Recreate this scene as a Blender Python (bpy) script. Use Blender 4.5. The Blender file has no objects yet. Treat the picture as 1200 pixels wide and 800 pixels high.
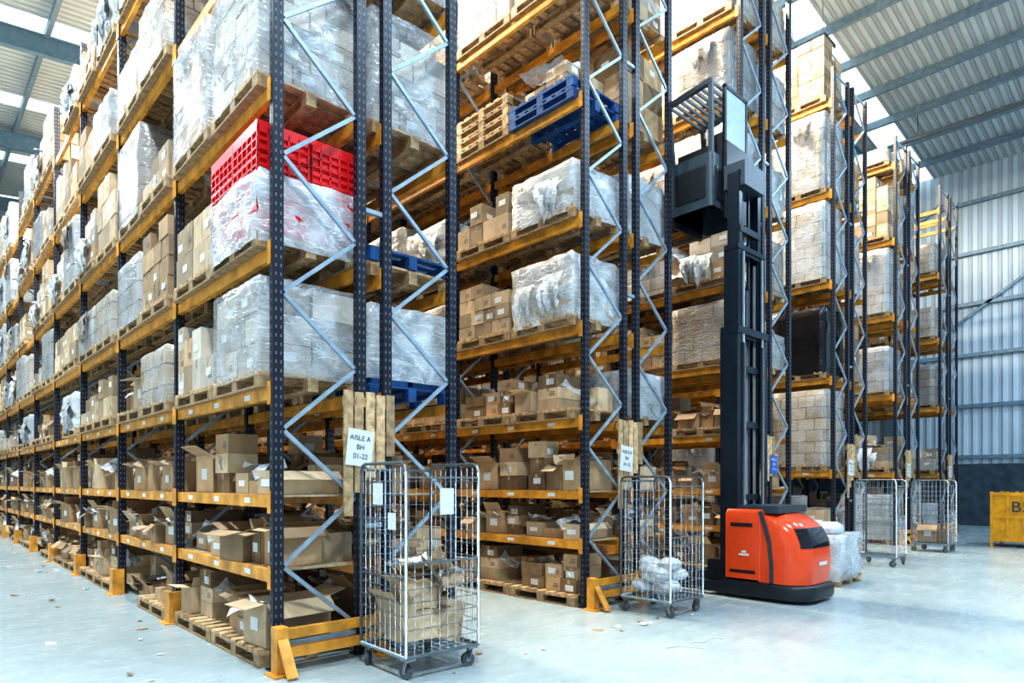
import bpy, math, random
import numpy as np
from mathutils import Vector, Matrix, Euler
random.seed(7)
rs = np.random.RandomState(7)
S = bpy.context.scene

# ---------------------------------------------------------------- materials
def newmat(name):
    m = bpy.data.materials.new(name); m.use_nodes = True
    nt = m.node_tree
    return m, nt, nt.nodes['Principled BSDF']
def N(nt, t, **kw):
    n = nt.nodes.new(t)
    for k, v in kw.items():
        if k in n.inputs: n.inputs[k].default_value = v
        else: setattr(n, k, v)
    return n
def ramp(nt, stops, interp='LINEAR'):
    r = nt.nodes.new('ShaderNodeValToRGB'); r.color_ramp.interpolation = interp
    e = r.color_ramp.elements
    while len(e) < len(stops): e.new(0.5)
    for i, (p, c) in enumerate(stops):
        e[i].position = p; e[i].color = (c[0], c[1], c[2], 1)
    return r
def simple(name, col, rough=0.5, metal=0.0, noise=0.15, nscale=8.0, bump=0.0, bscale=40.0, island=0.0):
    m, nt, p = newmat(name); L = nt.links
    tc = N(nt, 'ShaderNodeTexCoord')
    nz = N(nt, 'ShaderNodeTexNoise', Scale=nscale, Detail=5.0)
    L.new(tc.outputs['Object'], nz.inputs['Vector'])
    d = [c*(1-noise*1.6) for c in col]; b = [min(1, c*(1+noise)) for c in col]
    r = ramp(nt, [(0.3, d), (0.7, b)])
    L.new(nz.outputs['Fac'], r.inputs[0])
    out = r.outputs[0]
    if island:
        g = N(nt, 'ShaderNodeNewGeometry')
        mr = N(nt, 'ShaderNodeMapRange'); mr.inputs['To Min'].default_value = 1-island; mr.inputs['To Max'].default_value = 1+island
        L.new(g.outputs['Random Per Island'], mr.inputs['Value'])
        vm = N(nt, 'ShaderNodeVectorMath', operation='SCALE')
        L.new(out, vm.inputs[0]); L.new(mr.outputs[0], vm.inputs['Scale']); out = vm.outputs[0]
    L.new(out, p.inputs['Base Color'])
    p.inputs['Roughness'].default_value = rough; p.inputs['Metallic'].default_value = metal
    if bump:
        n2 = N(nt, 'ShaderNodeTexNoise', Scale=bscale, Detail=4.0)
        L.new(tc.outputs['Object'], n2.inputs['Vector'])
        bp = N(nt, 'ShaderNodeBump', Strength=bump, Distance=0.02)
        L.new(n2.outputs['Fac'], bp.inputs['Height']); L.new(bp.outputs[0], p.inputs['Normal'])
    return m
def crease(nt, vec, L):
    outs = []
    for rotv, sc in (((.5, .4, .2), (3, 3, 14)), ((-.4, .7, 0), (4, 4, 9))):
        mp = N(nt, 'ShaderNodeMapping'); mp.inputs['Scale'].default_value = sc; mp.inputs['Rotation'].default_value = rotv
        L.new(vec, mp.inputs['Vector'])
        nz = N(nt, 'ShaderNodeTexNoise', Scale=1.0, Detail=2.0, Roughness=0.4, Distortion=.3); L.new(mp.outputs[0], nz.inputs['Vector'])
        s = N(nt, 'ShaderNodeMath', operation='SUBTRACT'); s.inputs[1].default_value = .5; L.new(nz.outputs['Fac'], s.inputs[0])
        a = N(nt, 'ShaderNodeMath', operation='ABSOLUTE'); L.new(s.outputs[0], a.inputs[0])
        q = N(nt, 'ShaderNodeMapRange'); q.inputs['From Min'].default_value = 0; q.inputs['From Max'].default_value = .035
        q.inputs['To Min'].default_value = 1; q.inputs['To Max'].default_value = 0; L.new(a.outputs[0], q.inputs['Value']); outs.append(q.outputs[0])
    mx = N(nt, 'ShaderNodeMath', operation='MAXIMUM'); L.new(outs[0], mx.inputs[0]); L.new(outs[1], mx.inputs[1])
    return mx.outputs[0]
def film_mat(name, col, lo, hi, rough=0.2):
    m, nt, p = newmat(name); L = nt.links
    tc = N(nt, 'ShaderNodeTexCoord')
    nz = N(nt, 'ShaderNodeTexNoise', Scale=2.6, Detail=5.0, Roughness=0.55, Distortion=.6)
    L.new(tc.outputs['Object'], nz.inputs['Vector'])
    mr = N(nt, 'ShaderNodeMapRange'); mr.inputs['From Min'].default_value = 0.36; mr.inputs['From Max'].default_value = 0.68
    mr.inputs['To Min'].default_value = lo; mr.inputs['To Max'].default_value = hi
    L.new(nz.outputs['Fac'], mr.inputs['Value'])
    cr = crease(nt, tc.outputs['Object'], L)
    ma = N(nt, 'ShaderNodeMath', operation='MULTIPLY_ADD', use_clamp=True); ma.inputs[1].default_value = .25
    L.new(cr, ma.inputs[0]); L.new(mr.outputs[0], ma.inputs[2]); L.new(ma.outputs[0], p.inputs['Alpha'])
    p.inputs['Base Color'].default_value = (*col, 1); p.inputs['Roughness'].default_value = rough
    ad = N(nt, 'ShaderNodeMath', operation='MULTIPLY_ADD'); ad.inputs[1].default_value = .2; L.new(cr, ad.inputs[0]); L.new(nz.outputs['Fac'], ad.inputs[2])
    bp = N(nt, 'ShaderNodeBump', Strength=0.5, Distance=0.03)
    L.new(ad.outputs[0], bp.inputs['Height']); L.new(bp.outputs[0], p.inputs['Normal'])
    return m
def film_opaque(name, filmcol, cartoncol, lo, hi):
    m, nt, p = newmat(name); L = nt.links
    g = N(nt, 'ShaderNodeNewGeometry'); sx = N(nt, 'ShaderNodeSeparateXYZ'); L.new(g.outputs['Position'], sx.inputs[0])
    ad = N(nt, 'ShaderNodeMath', operation='ADD'); L.new(sx.outputs['X'], ad.inputs[0]); L.new(sx.outputs['Y'], ad.inputs[1])
    cb = N(nt, 'ShaderNodeCombineXYZ'); L.new(ad.outputs[0], cb.inputs['X']); L.new(sx.outputs['Z'], cb.inputs['Y'])
    br = N(nt, 'ShaderNodeTexBrick'); L.new(cb.outputs[0], br.inputs['Vector'])
    br.inputs['Scale'].default_value = 1.0; br.inputs['Brick Width'].default_value = .38; br.inputs['Row Height'].default_value = .25
    br.inputs['Mortar Size'].default_value = .010; br.inputs['Mortar Smooth'].default_value = .3
    br.inputs['Color1'].default_value = (*[c*1.2 for c in cartoncol], 1); br.inputs['Color2'].default_value = (*[c*.75 for c in cartoncol], 1)
    br.inputs['Mortar'].default_value = (*[c*.15 for c in cartoncol], 1)
    nz = N(nt, 'ShaderNodeTexNoise', Scale=2.8, Detail=5.0, Roughness=0.58, Distortion=.7); L.new(g.outputs['Position'], nz.inputs['Vector'])
    mr = N(nt, 'ShaderNodeMapRange'); mr.inputs['From Min'].default_value = 0.36; mr.inputs['From Max'].default_value = 0.68
    mr.inputs['To Min'].default_value = lo; mr.inputs['To Max'].default_value = hi
    L.new(nz.outputs['Fac'], mr.inputs['Value'])
    cr = crease(nt, g.outputs['Position'], L)
    ma = N(nt, 'ShaderNodeMath', operation='MULTIPLY_ADD', use_clamp=True); ma.inputs[1].default_value = .22
    L.new(cr, ma.inputs[0]); L.new(mr.outputs[0], ma.inputs[2])
    gi = N(nt, 'ShaderNodeMapRange'); gi.inputs['To Min'].default_value = .6; gi.inputs['To Max'].default_value = 1.15
    L.new(g.outputs['Random Per Island'], gi.inputs['Value'])
    mx = N(nt, 'ShaderNodeMix', data_type='RGBA'); L.new(ma.outputs[0], mx.inputs[0]); L.new(br.outputs['Color'], mx.inputs[6])
    mx.inputs[7].default_value = (*filmcol, 1)
    vm = N(nt, 'ShaderNodeVectorMath', operation='SCALE'); L.new(mx.outputs[2], vm.inputs[0]); L.new(gi.outputs[0], vm.inputs['Scale'])
    L.new(vm.outputs[0], p.inputs['Base Color']); p.inputs['Roughness'].default_value = .24
    a2 = N(nt, 'ShaderNodeMath', operation='MULTIPLY_ADD'); a2.inputs[1].default_value = .2; L.new(cr, a2.inputs[0]); L.new(nz.outputs['Fac'], a2.inputs[2])
    bp = N(nt, 'ShaderNodeBump', Strength=0.5, Distance=0.03)
    L.new(a2.outputs[0], bp.inputs['Height']); L.new(bp.outputs[0], p.inputs['Normal'])
    return m
def emis(name, col, s):
    m, nt, p = newmat(name)
    p.inputs['Base Color'].default_value = (*col, 1)
    p.inputs['Emission Color'].default_value = (*col, 1); p.inputs['Emission Strength'].default_value = s
    return m
def slot_mat():
    m, nt, p = newmat('upright_slots'); L = nt.links
    g = N(nt, 'ShaderNodeNewGeometry'); sx = N(nt, 'ShaderNodeSeparateXYZ'); L.new(g.outputs['Position'], sx.inputs[0])
    a = N(nt, 'ShaderNodeMath', operation='MULTIPLY'); a.inputs[1].default_value = 13.3; L.new(sx.outputs['Z'], a.inputs[0])
    f = N(nt, 'ShaderNodeMath', operation='FRACT'); L.new(a.outputs[0], f.inputs[0])
    c = N(nt, 'ShaderNodeMath', operation='LESS_THAN'); c.inputs[1].default_value = 0.38; L.new(f.outputs[0], c.inputs[0])
    r = ramp(nt, [(0.0, (0.008, 0.012, 0.028)), (1.0, (0.22, 0.20, 0.16))], 'CONSTANT'); r.color_ramp.elements[1].position = 0.5
    L.new(c.outputs[0], r.inputs[0]); L.new(r.outputs[0], p.inputs['Base Color']); p.inputs['Roughness'].default_value = 0.45
    return m
def corrug(name, col, axis, scale, rough=0.4, strength=0.6):
    m, nt, p = newmat(name); L = nt.links
    g = N(nt, 'ShaderNodeNewGeometry'); sx = N(nt, 'ShaderNodeSeparateXYZ'); L.new(g.outputs['Position'], sx.inputs[0])
    a = N(nt, 'ShaderNodeMath', operation='MULTIPLY'); a.inputs[1].default_value = scale; L.new(sx.outputs[axis], a.inputs[0])
    pp = N(nt, 'ShaderNodeMath', operation='PINGPONG'); pp.inputs[1].default_value = 0.5; L.new(a.outputs[0], pp.inputs[0])
    mr = N(nt, 'ShaderNodeMapRange'); mr.interpolation_type = 'SMOOTHSTEP'
    mr.inputs['From Min'].default_value = 0.12; mr.inputs['From Max'].default_value = 0.3
    L.new(pp.outputs[0], mr.inputs['Value'])
    bp = N(nt, 'ShaderNodeBump', Strength=strength, Distance=0.05); L.new(mr.outputs[0], bp.inputs['Height']); L.new(bp.outputs[0], p.inputs['Normal'])
    nz = N(nt, 'ShaderNodeTexNoise', Scale=0.7, Detail=4.0); L.new(g.outputs['Position'], nz.inputs['Vector'])
    r = ramp(nt, [(0.3, [c*0.85 for c in col]), (0.7, col)]); L.new(nz.outputs['Fac'], r.inputs[0])
    mx = N(nt, 'ShaderNodeMix', data_type='RGBA', blend_type='MULTIPLY'); mx.inputs[0].default_value = 0.28
    L.new(r.outputs[0], mx.inputs[6]); L.new(mr.outputs[0], mx.inputs[7]); L.new(mx.outputs[2], p.inputs['Base Color'])
    p.inputs['Roughness'].default_value = rough
    return m

def floor_mat():
    m, nt, p = newmat('polished_concrete'); L = nt.links
    g = N(nt, 'ShaderNodeNewGeometry')
    n1 = N(nt, 'ShaderNodeTexNoise', Scale=0.45, Detail=8.0, Roughness=0.6); L.new(g.outputs['Position'], n1.inputs['Vector'])
    r = ramp(nt, [(0.3, (0.30, 0.375, 0.40)), (0.55, (0.38, 0.455, 0.475)), (0.75, (0.46, 0.53, 0.54))]); L.new(n1.outputs['Fac'], r.inputs[0])
    mp = N(nt, 'ShaderNodeMapping'); mp.inputs['Scale'].default_value = (1.4, 4.0, 1); mp.inputs['Rotation'].default_value = (0, 0, 0.3)
    L.new(g.outputs['Position'], mp.inputs['Vector'])
    n2 = N(nt, 'ShaderNodeTexNoise', Scale=1.4, Detail=9.0, Roughness=0.72, Distortion=0.6); L.new(mp.outputs[0], n2.inputs['Vector'])
    r2 = ramp(nt, [(0.32, (0.6, 0.62, 0.64)), (0.50, (1, 1, 1))]); L.new(n2.outputs['Fac'], r2.inputs[0])
    mx = N(nt, 'ShaderNodeMix', data_type='RGBA', blend_type='MULTIPLY'); mx.inputs[0].default_value = 0.42
    L.new(r.outputs[0], mx.inputs[6]); L.new(r2.outputs[0], mx.inputs[7]); L.new(mx.outputs[2], p.inputs['Base Color'])
    mr = N(nt, 'ShaderNodeMapRange'); mr.inputs['To Min'].default_value = 0.16; mr.inputs['To Max'].default_value = 0.36
    L.new(n2.outputs['Fac'], mr.inputs['Value']); L.new(mr.outputs[0], p.inputs['Roughness'])
    bp = N(nt, 'ShaderNodeBump', Strength=0.04, Distance=0.01); L.new(n2.outputs['Fac'], bp.inputs['Height']); L.new(bp.outputs[0], p.inputs['Normal'])
    return m

M = {}
M['upright'] = simple('upright_navy', (0.006, 0.011, 0.03), 0.4)
M['slots'] = slot_mat()
M['beam'] = simple('beam_orange', (0.82, 0.35, 0.045), 0.42, noise=0.28, nscale=5)
M['brace'] = simple('galvanised_brace', (0.36, 0.46, 0.56), 0.4, 0.35)
M['wood'] = simple('pallet_wood', (0.52, 0.35, 0.19), 0.75, noise=0.3, nscale=14, island=0.45)
M['deck'] = simple('chipboard', (0.50, 0.38, 0.24), 0.8, noise=0.2, nscale=20)
M['carton'] = simple('carton_brown', (0.43, 0.28, 0.155), 0.75, noise=0.14, nscale=5, island=0.5)
M['carton2'] = simple('carton_tan', (0.56, 0.41, 0.26), 0.75, noise=0.14, nscale=5, island=0.45)
M['carton3'] = simple('carton_pale', (0.50, 0.44, 0.37), 0.7, noise=0.14, nscale=5, island=0.45)
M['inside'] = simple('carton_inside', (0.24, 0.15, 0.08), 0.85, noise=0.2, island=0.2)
M['tape'] = simple('parcel_tape', (0.50, 0.36, 0.20), 0.3)
M['label'] = simple('paper_label', (0.80, 0.82, 0.82), 0.6, noise=0.1, nscale=60)
M['film'] = film_mat('stretch_film', (0.66, 0.71, 0.77), 0.12, 0.60)
M['filmclear'] = film_mat('stretch_film_clear', (0.68, 0.73, 0.78), 0.08, 0.4)
M['filmwhite'] = film_mat('stretch_film_white', (0.73, 0.78, 0.83), 0.35, 0.85)
M['filmO'] = film_opaque('film_over_pale_cartons', (0.60, 0.65, 0.71), (0.44, 0.38, 0.31), .12, .72)
M['filmclearO'] = film_opaque('film_over_tan_cartons', (0.60, 0.64, 0.69), (0.44, 0.32, 0.20), .08, .5)
M['filmwhiteO'] = film_opaque('film_white_dense', (0.69, 0.74, 0.79), (0.40, 0.36, 0.30), .4, .95)
M['filmblack'] = simple('black_film', (0.008, 0.008, 0.010), 0.22, noise=0.3, bump=1.0, bscale=7)
M['red'] = simple('red_plastic', (0.75, 0.010, 0.015), 0.35, noise=0.08)
M['blue'] = simple('blue_painted_wood', (0.012, 0.085, 0.27), 0.6, noise=0.25, island=0.2)
M['green'] = simple('green_plastic', (0.02, 0.16, 0.09), 0.4)
M['steel'] = simple('galvanised_wire', (0.30, 0.35, 0.39), 0.36, 0.7, noise=0.1)
M['rubber'] = simple('rubber_grey', (0.10, 0.11, 0.12), 0.6)
M['truckred'] = simple('truck_red_paint', (0.90, 0.085, 0.018), 0.18, noise=0.04)
M['truckblack'] = simple('truck_black', (0.012, 0.016, 0.022), 0.35, noise=0.2)
M['truckgrey'] = simple('truck_grey', (0.04, 0.062, 0.08), 0.4)
M['mastteal'] = simple('mast_dark_steel', (0.014, 0.026, 0.04), 0.3, 0.3)
M['glass'] = simple('cab_screen', (0.52, 0.64, 0.68), 0.08, noise=0.05)
M['visor'] = simple('dark_gloss', (0.01, 0.012, 0.02), 0.06)
M['bluesign'] = simple('blue_sign', (0.02, 0.12, 0.5), 0.4)
M['stillage'] = simple('stillage_yellow', (0.80, 0.36, 0.01), 0.45, noise=0.15)
M['bag'] = simple('white_plastic_bag', (0.72, 0.76, 0.81), 0.3, noise=0.08, bump=0.8, bscale=12)
M['steelblue'] = simple('structural_steel', (0.13, 0.24, 0.34), 0.5)
M['girt'] = simple('girt_steel', (0.20, 0.30, 0.38), 0.45, 0.2)
M['ink'] = simple('ink_black', (0.02, 0.05, 0.07), 0.6)
M['lamp'] = emis('lamp_glow', (1.0, 0.88, 0.68), 8.0)
M['sky'] = emis('rooflight_sheet', (0.74, 0.92, 1.0), 1.4)
M['wallclad'] = corrug('wall_cladding', (0.70, 0.82, 0.92), 'Y', 3.3, strength=0.7)
M['backclad'] = corrug('wall_cladding_end', (0.5, 0.58, 0.64), 'X', 3.3)
M['roofclad'] = corrug('roof_cladding', (0.62, 0.72, 0.75), 'Y', 4.0, strength=0.8)
M['plinth'] = simple('dark_plinth', (0.05, 0.075, 0.10), 0.7, noise=0.3, nscale=3)
M['floor'] = floor_mat()
KEYS = list(M.keys()); IDX = {k: i for i, k in enumerate(KEYS)}

# ---------------------------------------------------------------- mesh builder
class MB:
    def __init__(s): s.V = []; s.F = []; s.Mi = []; s.Sm = []; s.n = 0
    def add(s, v, f, mat, smooth=False):
        v = np.asarray(v, float); f = np.asarray(f, int)
        s.V.append(v); s.F.append(f+s.n)
        if isinstance(mat, str): mat = np.full(len(f), IDX[mat])
        s.Mi.append(mat)
        if isinstance(smooth, bool): smooth = np.full(len(f), smooth)
        s.Sm.append(smooth); s.n += len(v)
    def pack(s):
        s.V = [np.concatenate(s.V)]; s.F = [np.concatenate(s.F)]; s.Mi = [np.concatenate(s.Mi)]; s.Sm = [np.concatenate(s.Sm)]
        return s
    def merge(s, o, loc=(0, 0, 0), rz=0.0, remap=False):
        o.pack(); c, q = math.cos(rz), math.sin(rz)
        R = np.array([[c, -q, 0], [q, c, 0], [0, 0, 1]]); mi = o.Mi[0]
        if remap: mi = REMAP[mi]
        s.add(o.V[0]@R.T+np.array(loc), o.F[0], mi, o.Sm[0])
    def mesh(s, name):
        s.pack(); v, f, mi, sm = s.V[0], s.F[0], s.Mi[0], s.Sm[0]
        me = bpy.data.meshes.new(name)
        me.vertices.add(len(v)); me.vertices.foreach_set('co', v.ravel())
        me.loops.add(len(f)*4); me.loops.foreach_set('vertex_index', f.ravel().astype(np.int32))
        me.polygons.add(len(f)); me.polygons.foreach_set('loop_start', np.arange(0, len(f)*4, 4, dtype=np.int32))
        u, inv = np.unique(mi, return_inverse=True)
        for k in u: me.materials.append(M[KEYS[k]])
        me.polygons.foreach_set('material_index', inv.astype(np.int32))
        me.polygons.foreach_set('use_smooth', sm)
        me.update(calc_edges=True); me.validate()
        return me
    def obj(s, name, parent=None, loc=(0, 0, 0), rz=0):
        o = bpy.data.objects.new(name, s.mesh(name)); S.collection.objects.link(o)
        o.location = loc; o.rotation_euler = (0, 0, rz)
        if parent: o.parent = parent
        return o
REMAP = np.arange(len(KEYS))
for k in ('film', 'filmclear', 'filmwhite'): REMAP[IDX[k]] = IDX[k+'O']
BF = np.array([[0, 3, 2, 1], [4, 5, 6, 7], [0, 1, 5, 4], [1, 2, 6, 5], [2, 3, 7, 6], [3, 0, 4, 7]])
def box(mb, x0, x1, y0, y1, z0, z1, mat):
    mb.add([[x0, y0, z0], [x1, y0, z0], [x1, y1, z0], [x0, y1, z0], [x0, y0, z1], [x1, y0, z1], [x1, y1, z1], [x0, y1, z1]], BF, mat)
def rot(rx=0, ry=0, rz=0): return np.array(Euler((rx, ry, rz)).to_matrix())
def obox(mb, c, d, R, mat):
    h = np.array(d)/2
    v = np.array([[-1, -1, -1], [1, -1, -1], [1, 1, -1], [-1, 1, -1], [-1, -1, 1], [1, -1, 1], [1, 1, 1], [-1, 1, 1]])*h
    mb.add(v@R.T+np.array(c), BF, mat)
def frame_to(p, q):
    p, q = np.array(p, float), np.array(q, float); d = q-p; L = np.linalg.norm(d); d = d/L
    a = np.array([0, 0, 1.0]) if abs(d[2]) < 0.95 else np.array([0, 1.0, 0])
    u = np.cross(d, a); u /= np.linalg.norm(u); w = np.cross(u, d)
    return p, q, u, w
def bar(mb, p, q, a, b, mat):
    p, q, u, w = frame_to(p, q); v = []
    for e in (p, q):
        for s1, s2 in ((-1, -1), (1, -1), (1, 1), (-1, 1)): v.append(e+u*a/2*s1+w*b/2*s2)
    mb.add(v, BF, mat)
def tube(mb, p, q, r, mat, n=6, r2=None):
    r2 = r if r2 is None else r2
    p, q, u, w = frame_to(p, q); v = []
    for e, rr in ((p, r), (q, r2)):
        for i in range(n):
            t = 2*math.pi*i/n; v.append(e+(u*math.cos(t)+w*math.sin(t))*rr)
    f = [[i, (i+1) % n, n+(i+1) % n, n+i] for i in range(n)]
    sm = [True]*n
    for o in (0, n):
        for i in range(1, n-2, 2): f.append([o, o+i, o+i+1, o+i+2]); sm.append(False)
    mb.add(v, f, mat, np.array(sm))
def quad(mb, pts, mat): mb.add(pts, [[0, 1, 2, 3]], mat)
def loft(mb, rings, mat, smooth=True, cap=True):
    n = len(rings[0]); v = [np.array(r, float) for r in rings]
    if cap:
        c = v[-1].mean(0); v.append(c+(v[-1]-c)*0.5); v.append(c+(v[-1]-c)*0.02)
    f = []
    for k in range(len(v)-1):
        for i in range(n): f.append([k*n+i, k*n+(i+1) % n, (k+1)*n+(i+1) % n, (k+1)*n+i])
    mb.add(np.concatenate(v), f, mat, smooth)
def rrect(x0, x1, y0, y1, z, rn, rf, n=6):
    P = []
    for cx, cy, r, a0 in ((x0+rn, y0+rn, rn, 180), (x1-rn, y0+rn, rn, 270), (x1-rf, y1-rf, rf, 0), (x0+rf, y1-rf, rf, 90)):
        for i in range(n+1):
            a = math.radians(a0+90*i/n); P.append((cx+r*math.cos(a), cy+r*math.sin(a), z))
    return P
def crumple(mb, c, sx, sy, R, amp, mat, n=6, r=None, smooth=False):
    r = r or rs; v = []
    bend = r.uniform(-0.6, 0.6)
    for i in range(n+1):
        for j in range(n+1):
            x = (i/n-.5)*sx; y = (j/n-.5)*sy
            v.append((x+r.uniform(-1, 1)*amp*.3, y+r.uniform(-1, 1)*amp*.3, bend*(x*x)/sx*2+r.uniform(-1, 1)*amp))
    f = [[i*(n+1)+j, (i+1)*(n+1)+j, (i+1)*(n+1)+j+1, i*(n+1)+j+1] for i in range(n) for j in range(n)]
    mb.add(np.array(v)@R.T+np.array(c), f, mat, smooth)
def drape(mb, y0, y1, ztop, drop, x, r, mat='filmwhite'):
    n, k = 7, 8; v = []
    for i in range(n+1):
        for j in range(k+1):
            t = j/k; y = y0+(y1-y0)*(i/n-.5)*(1-.35*t)+(y1-y0)*.5
            v.append((x-.02-.10*math.sin(t*2.6)*(.6+.4*math.sin(i*2.1))+r.uniform(-.015, .015), y+r.uniform(-.02, .02), ztop-drop*t*(.8+.25*math.sin(i*1.3))))
    f = [[i*(k+1)+j, (i+1)*(k+1)+j, (i+1)*(k+1)+j+1, i*(k+1)+j+1] for i in range(n) for j in range(k)]
    mb.add(v, f, mat, True)

# ---------------------------------------------------------------- templates
def pallet(mb, mat='wood', z=0.0, sx=1.0, sy=1.2):
    hx, hy = sx/2, sy/2
    for i in range(7):
        y = -hy+(i+.5)*sy/7; box(mb, -hx, hx, y-.055, y+.055, z+.128, z+.15, mat)
    for x in (-hx+.05, 0, hx-.05):
        box(mb, x-.05, x+.05, -hy, hy, z+.105, z+.127, mat)
        box(mb, x-.05, x+.05, -hy, hy, z, z+.02, mat)
        for y in (-hy+.06, 0, hy-.06): box(mb, x-.048, x+.048, y-.06, y+.06, z+.02, z+.105, mat)
def carton(mb, x0, x1, y0, y1, z0, z1, mat, r):
    box(mb, x0, x1, y0, y1, z0, z1, mat)
    e = .0025
    if r.rand() < .6:
        yc = (y0+y1)/2; t = .025; zz = z1-(z1-z0)*.3
        quad(mb, [[x0-e, yc-t, zz], [x0-e, yc+t, zz], [x0-e, yc+t, z1], [x0-e, yc-t, z1]], 'tape')
        quad(mb, [[x0, yc-t, z1+e], [x1, yc-t, z1+e], [x1, yc+t, z1+e], [x0, yc+t, z1+e]], 'tape')
    if r.rand() < .35:
        w = .07; h = .04; yc = y0+(y1-y0)*r.uniform(.3, .7); zc = z0+(z1-z0)*r.uniform(.35, .6)
        quad(mb, [[x0-e, yc-w, zc-h], [x0-e, yc+w, zc-h], [x0-e, yc+w, zc+h], [x0-e, yc-w, zc+h]], 'label')
    if r.rand() < .3:
        yc = y0+(y1-y0)*.3; zc = z0+(z1-z0)*.3
        for q in range(3): quad(mb, [[x0-e, yc-.05, zc+q*.022], [x0-e, yc+.05-q*.01, zc+q*.022], [x0-e, yc+.05-q*.01, zc+.008+q*.022], [x0-e, yc-.05, zc+.008+q*.022]], 'ink')
    if r.rand() < .35:
        w = .06; h = .04; xc = x0+(x1-x0)*r.uniform(.3, .7); zc = z0+(z1-z0)*r.uniform(.35, .6)
        quad(mb, [[xc-w, y0-e, zc-h], [xc+w, y0-e, zc-h], [xc+w, y0-e, zc+h], [xc-w, y0-e, zc+h]], 'label')
def stack(mb, h, mat, r, z0=.152, sx=.96, sy=1.14, holes=0.25, ch=None):
    ch = ch or r.choice([.2, .26, .33]); nz = max(1, int(round(h/ch))); ch = h/nz
    a, b = r.choice([2, 3]), r.choice([2, 3, 4])
    for k in range(nz):
        nx, ny = (a, b) if k % 2 == 0 else (b-1 if b > 2 else b, a+1)
        dx, dy = sx/nx, sy/ny
        for i in range(nx):
            for j in range(ny):
                if k == nz-1 and r.rand() < holes: continue
                jx, jy = r.uniform(-.008, .008, 2)
                x0 = -sx/2+i*dx+jx; y0 = -sy/2+j*dy+jy
                carton(mb, x0+.009, x0+dx-.009, y0+.009, y0+dy-.009, z0+k*ch, z0+(k+1)*ch-.009, mat, r)
def film(mb, z0, z1, r, mat, sx=1.0, sy=1.18, amp=.012, n=7, rows=7):
    P = []
    for i in range(n): P.append((-1, -1+2*i/n, -1, 0))
    for i in range(n): P.append((-1+2*i/n, 1, 0, 1))
    for i in range(n): P.append((1, 1-2*i/n, 1, 0))
    for i in range(n): P.append((1-2*i/n, -1, 0, -1))
    rings = []
    for k in range(rows+1):
        z = z0+(z1-z0)*k/rows; ring = []
        pin = r.uniform(0, .012)
        for (a, b, u, w) in P:
            q = r.uniform(-amp, amp)+.006-pin
            cor = .985 if abs(a) == 1 and abs(b) == 1 else 1
            ring.append((a*sx/2*cor+u*q, b*sy/2*cor+w*q, z+r.uniform(-.01, .01)*(0 < k < rows)))
        rings.append(ring)
    top = [(x*.96, y*.96, z1+.02+r.uniform(-.01, .01)) for x, y, z in rings[-1]]
    rings.append(top)
    loft(mb, rings, mat, smooth=True)
def open_carton(mb, cx, cy, z0, sx, sy, h, rz, r, mat='carton', fill=True):
    t = MB(); w = .007
    box(t, -sx/2, -sx/2+w, -sy/2, sy/2, 0, h, mat); box(t, sx/2-w, sx/2, -sy/2, sy/2, 0, h, mat)
    box(t, -sx/2+w, sx/2-w, -sy/2, -sy/2+w, 0, h, mat); box(t, -sx/2+w, sx/2-w, sy/2-w, sy/2, 0, h, mat)
    box(t, -sx/2, sx/2, -sy/2, sy/2, 0, w, mat)
    fl = min(sx, sy)*.45
    for ax, s in (('x', -1), ('x', 1), ('y', -1), ('y', 1)):
        if r.rand() < .12: continue
        a = r.uniform(.5, 2.5)
        if ax == 'x': obox(t, (s*(sx/2+math.sin(a)*fl/2), 0, h+math.cos(a)*fl/2), (w*.8, sy*.97, fl), rot(0, s*a, 0), mat)
        else: obox(t, (0, s*(sy/2+math.sin(a)*fl/2), h+math.cos(a)*fl/2), (sx*.97, w*.8, fl), rot(-s*a, 0, 0), mat)
    if fill: crumple(t, (0, 0, h*r.uniform(.5, .85)), sx*.9, sy*.9, np.eye(3), .02, r.choice(['inside', 'label', 'carton2', 'inside']), 4, r)
    if r.rand() < .5:
        quad(t, [[-sx/2-.003, -.07, h*.35], [-sx/2-.003, .07, h*.35], [-sx/2-.003, .07, h*.65], [-sx/2-.003, -.07, h*.65]], 'label')
    mb.merge(t, (cx, cy, z0), rz)

T = {}
def hash_(s):
    v = 7
    for c in s: v = (v*131+ord(c)) % 1000003
    return v
def mkT(key, oname, h, fn):
    r = np.random.RandomState(hash_(key) % 99999); t = MB(); fn(t, r); t.pack(); T[key] = dict(mb=t, h=h, name=oname)
HS = [.6, .8, .95, 1.1, 1.3, 1.6]
for hi, h in enumerate(HS):
    for sd in range(3):
        mat = ['carton3', 'carton2', 'carton'][sd]; fm = ['film', 'filmclear', 'film'][sd]
        def fW(t, r, h=h, mat=mat, fm=fm, sd=sd):
            pallet(t); stack(t, h, mat, r, holes=.15); film(t, .11, .15+h+.015, r, fm)
            if sd == 2: drape(t, -.3, .15, .15+h, .5, -.5, r, 'filmclear')
        mkT('W%d%d' % (hi, sd), 'wrapped_pallet_load', h+.18, fW)
    for sd in range(2):
        mat = ['carton', 'carton2'][sd]
        def fC(t, r, h=h, mat=mat): pallet(t); stack(t, h, mat, r, holes=.35)
        mkT('C%d%d' % (hi, sd), 'carton_pallet_load', h+.16, fC)
    def fB(t, r, h=h):
        pallet(t); stack(t, h*.9, 'carton3', r, holes=.4); film(t, .09, .15+h, r, 'filmwhite', amp=.035)
        for k in range(3): 
            y = r.uniform(-.5, .2); drape(t, y, y+r.uniform(.2, .4), r.uniform(.5, 1)*h+.1, r.uniform(.3, .55), -.5, r)
    mkT('B%d' % hi, 'white_wrapped_pallet_load', h+.18, fB)
def fBlack(t, r): pallet(t); film(t, .11, 1.55, r, 'filmblack', amp=.03)
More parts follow.
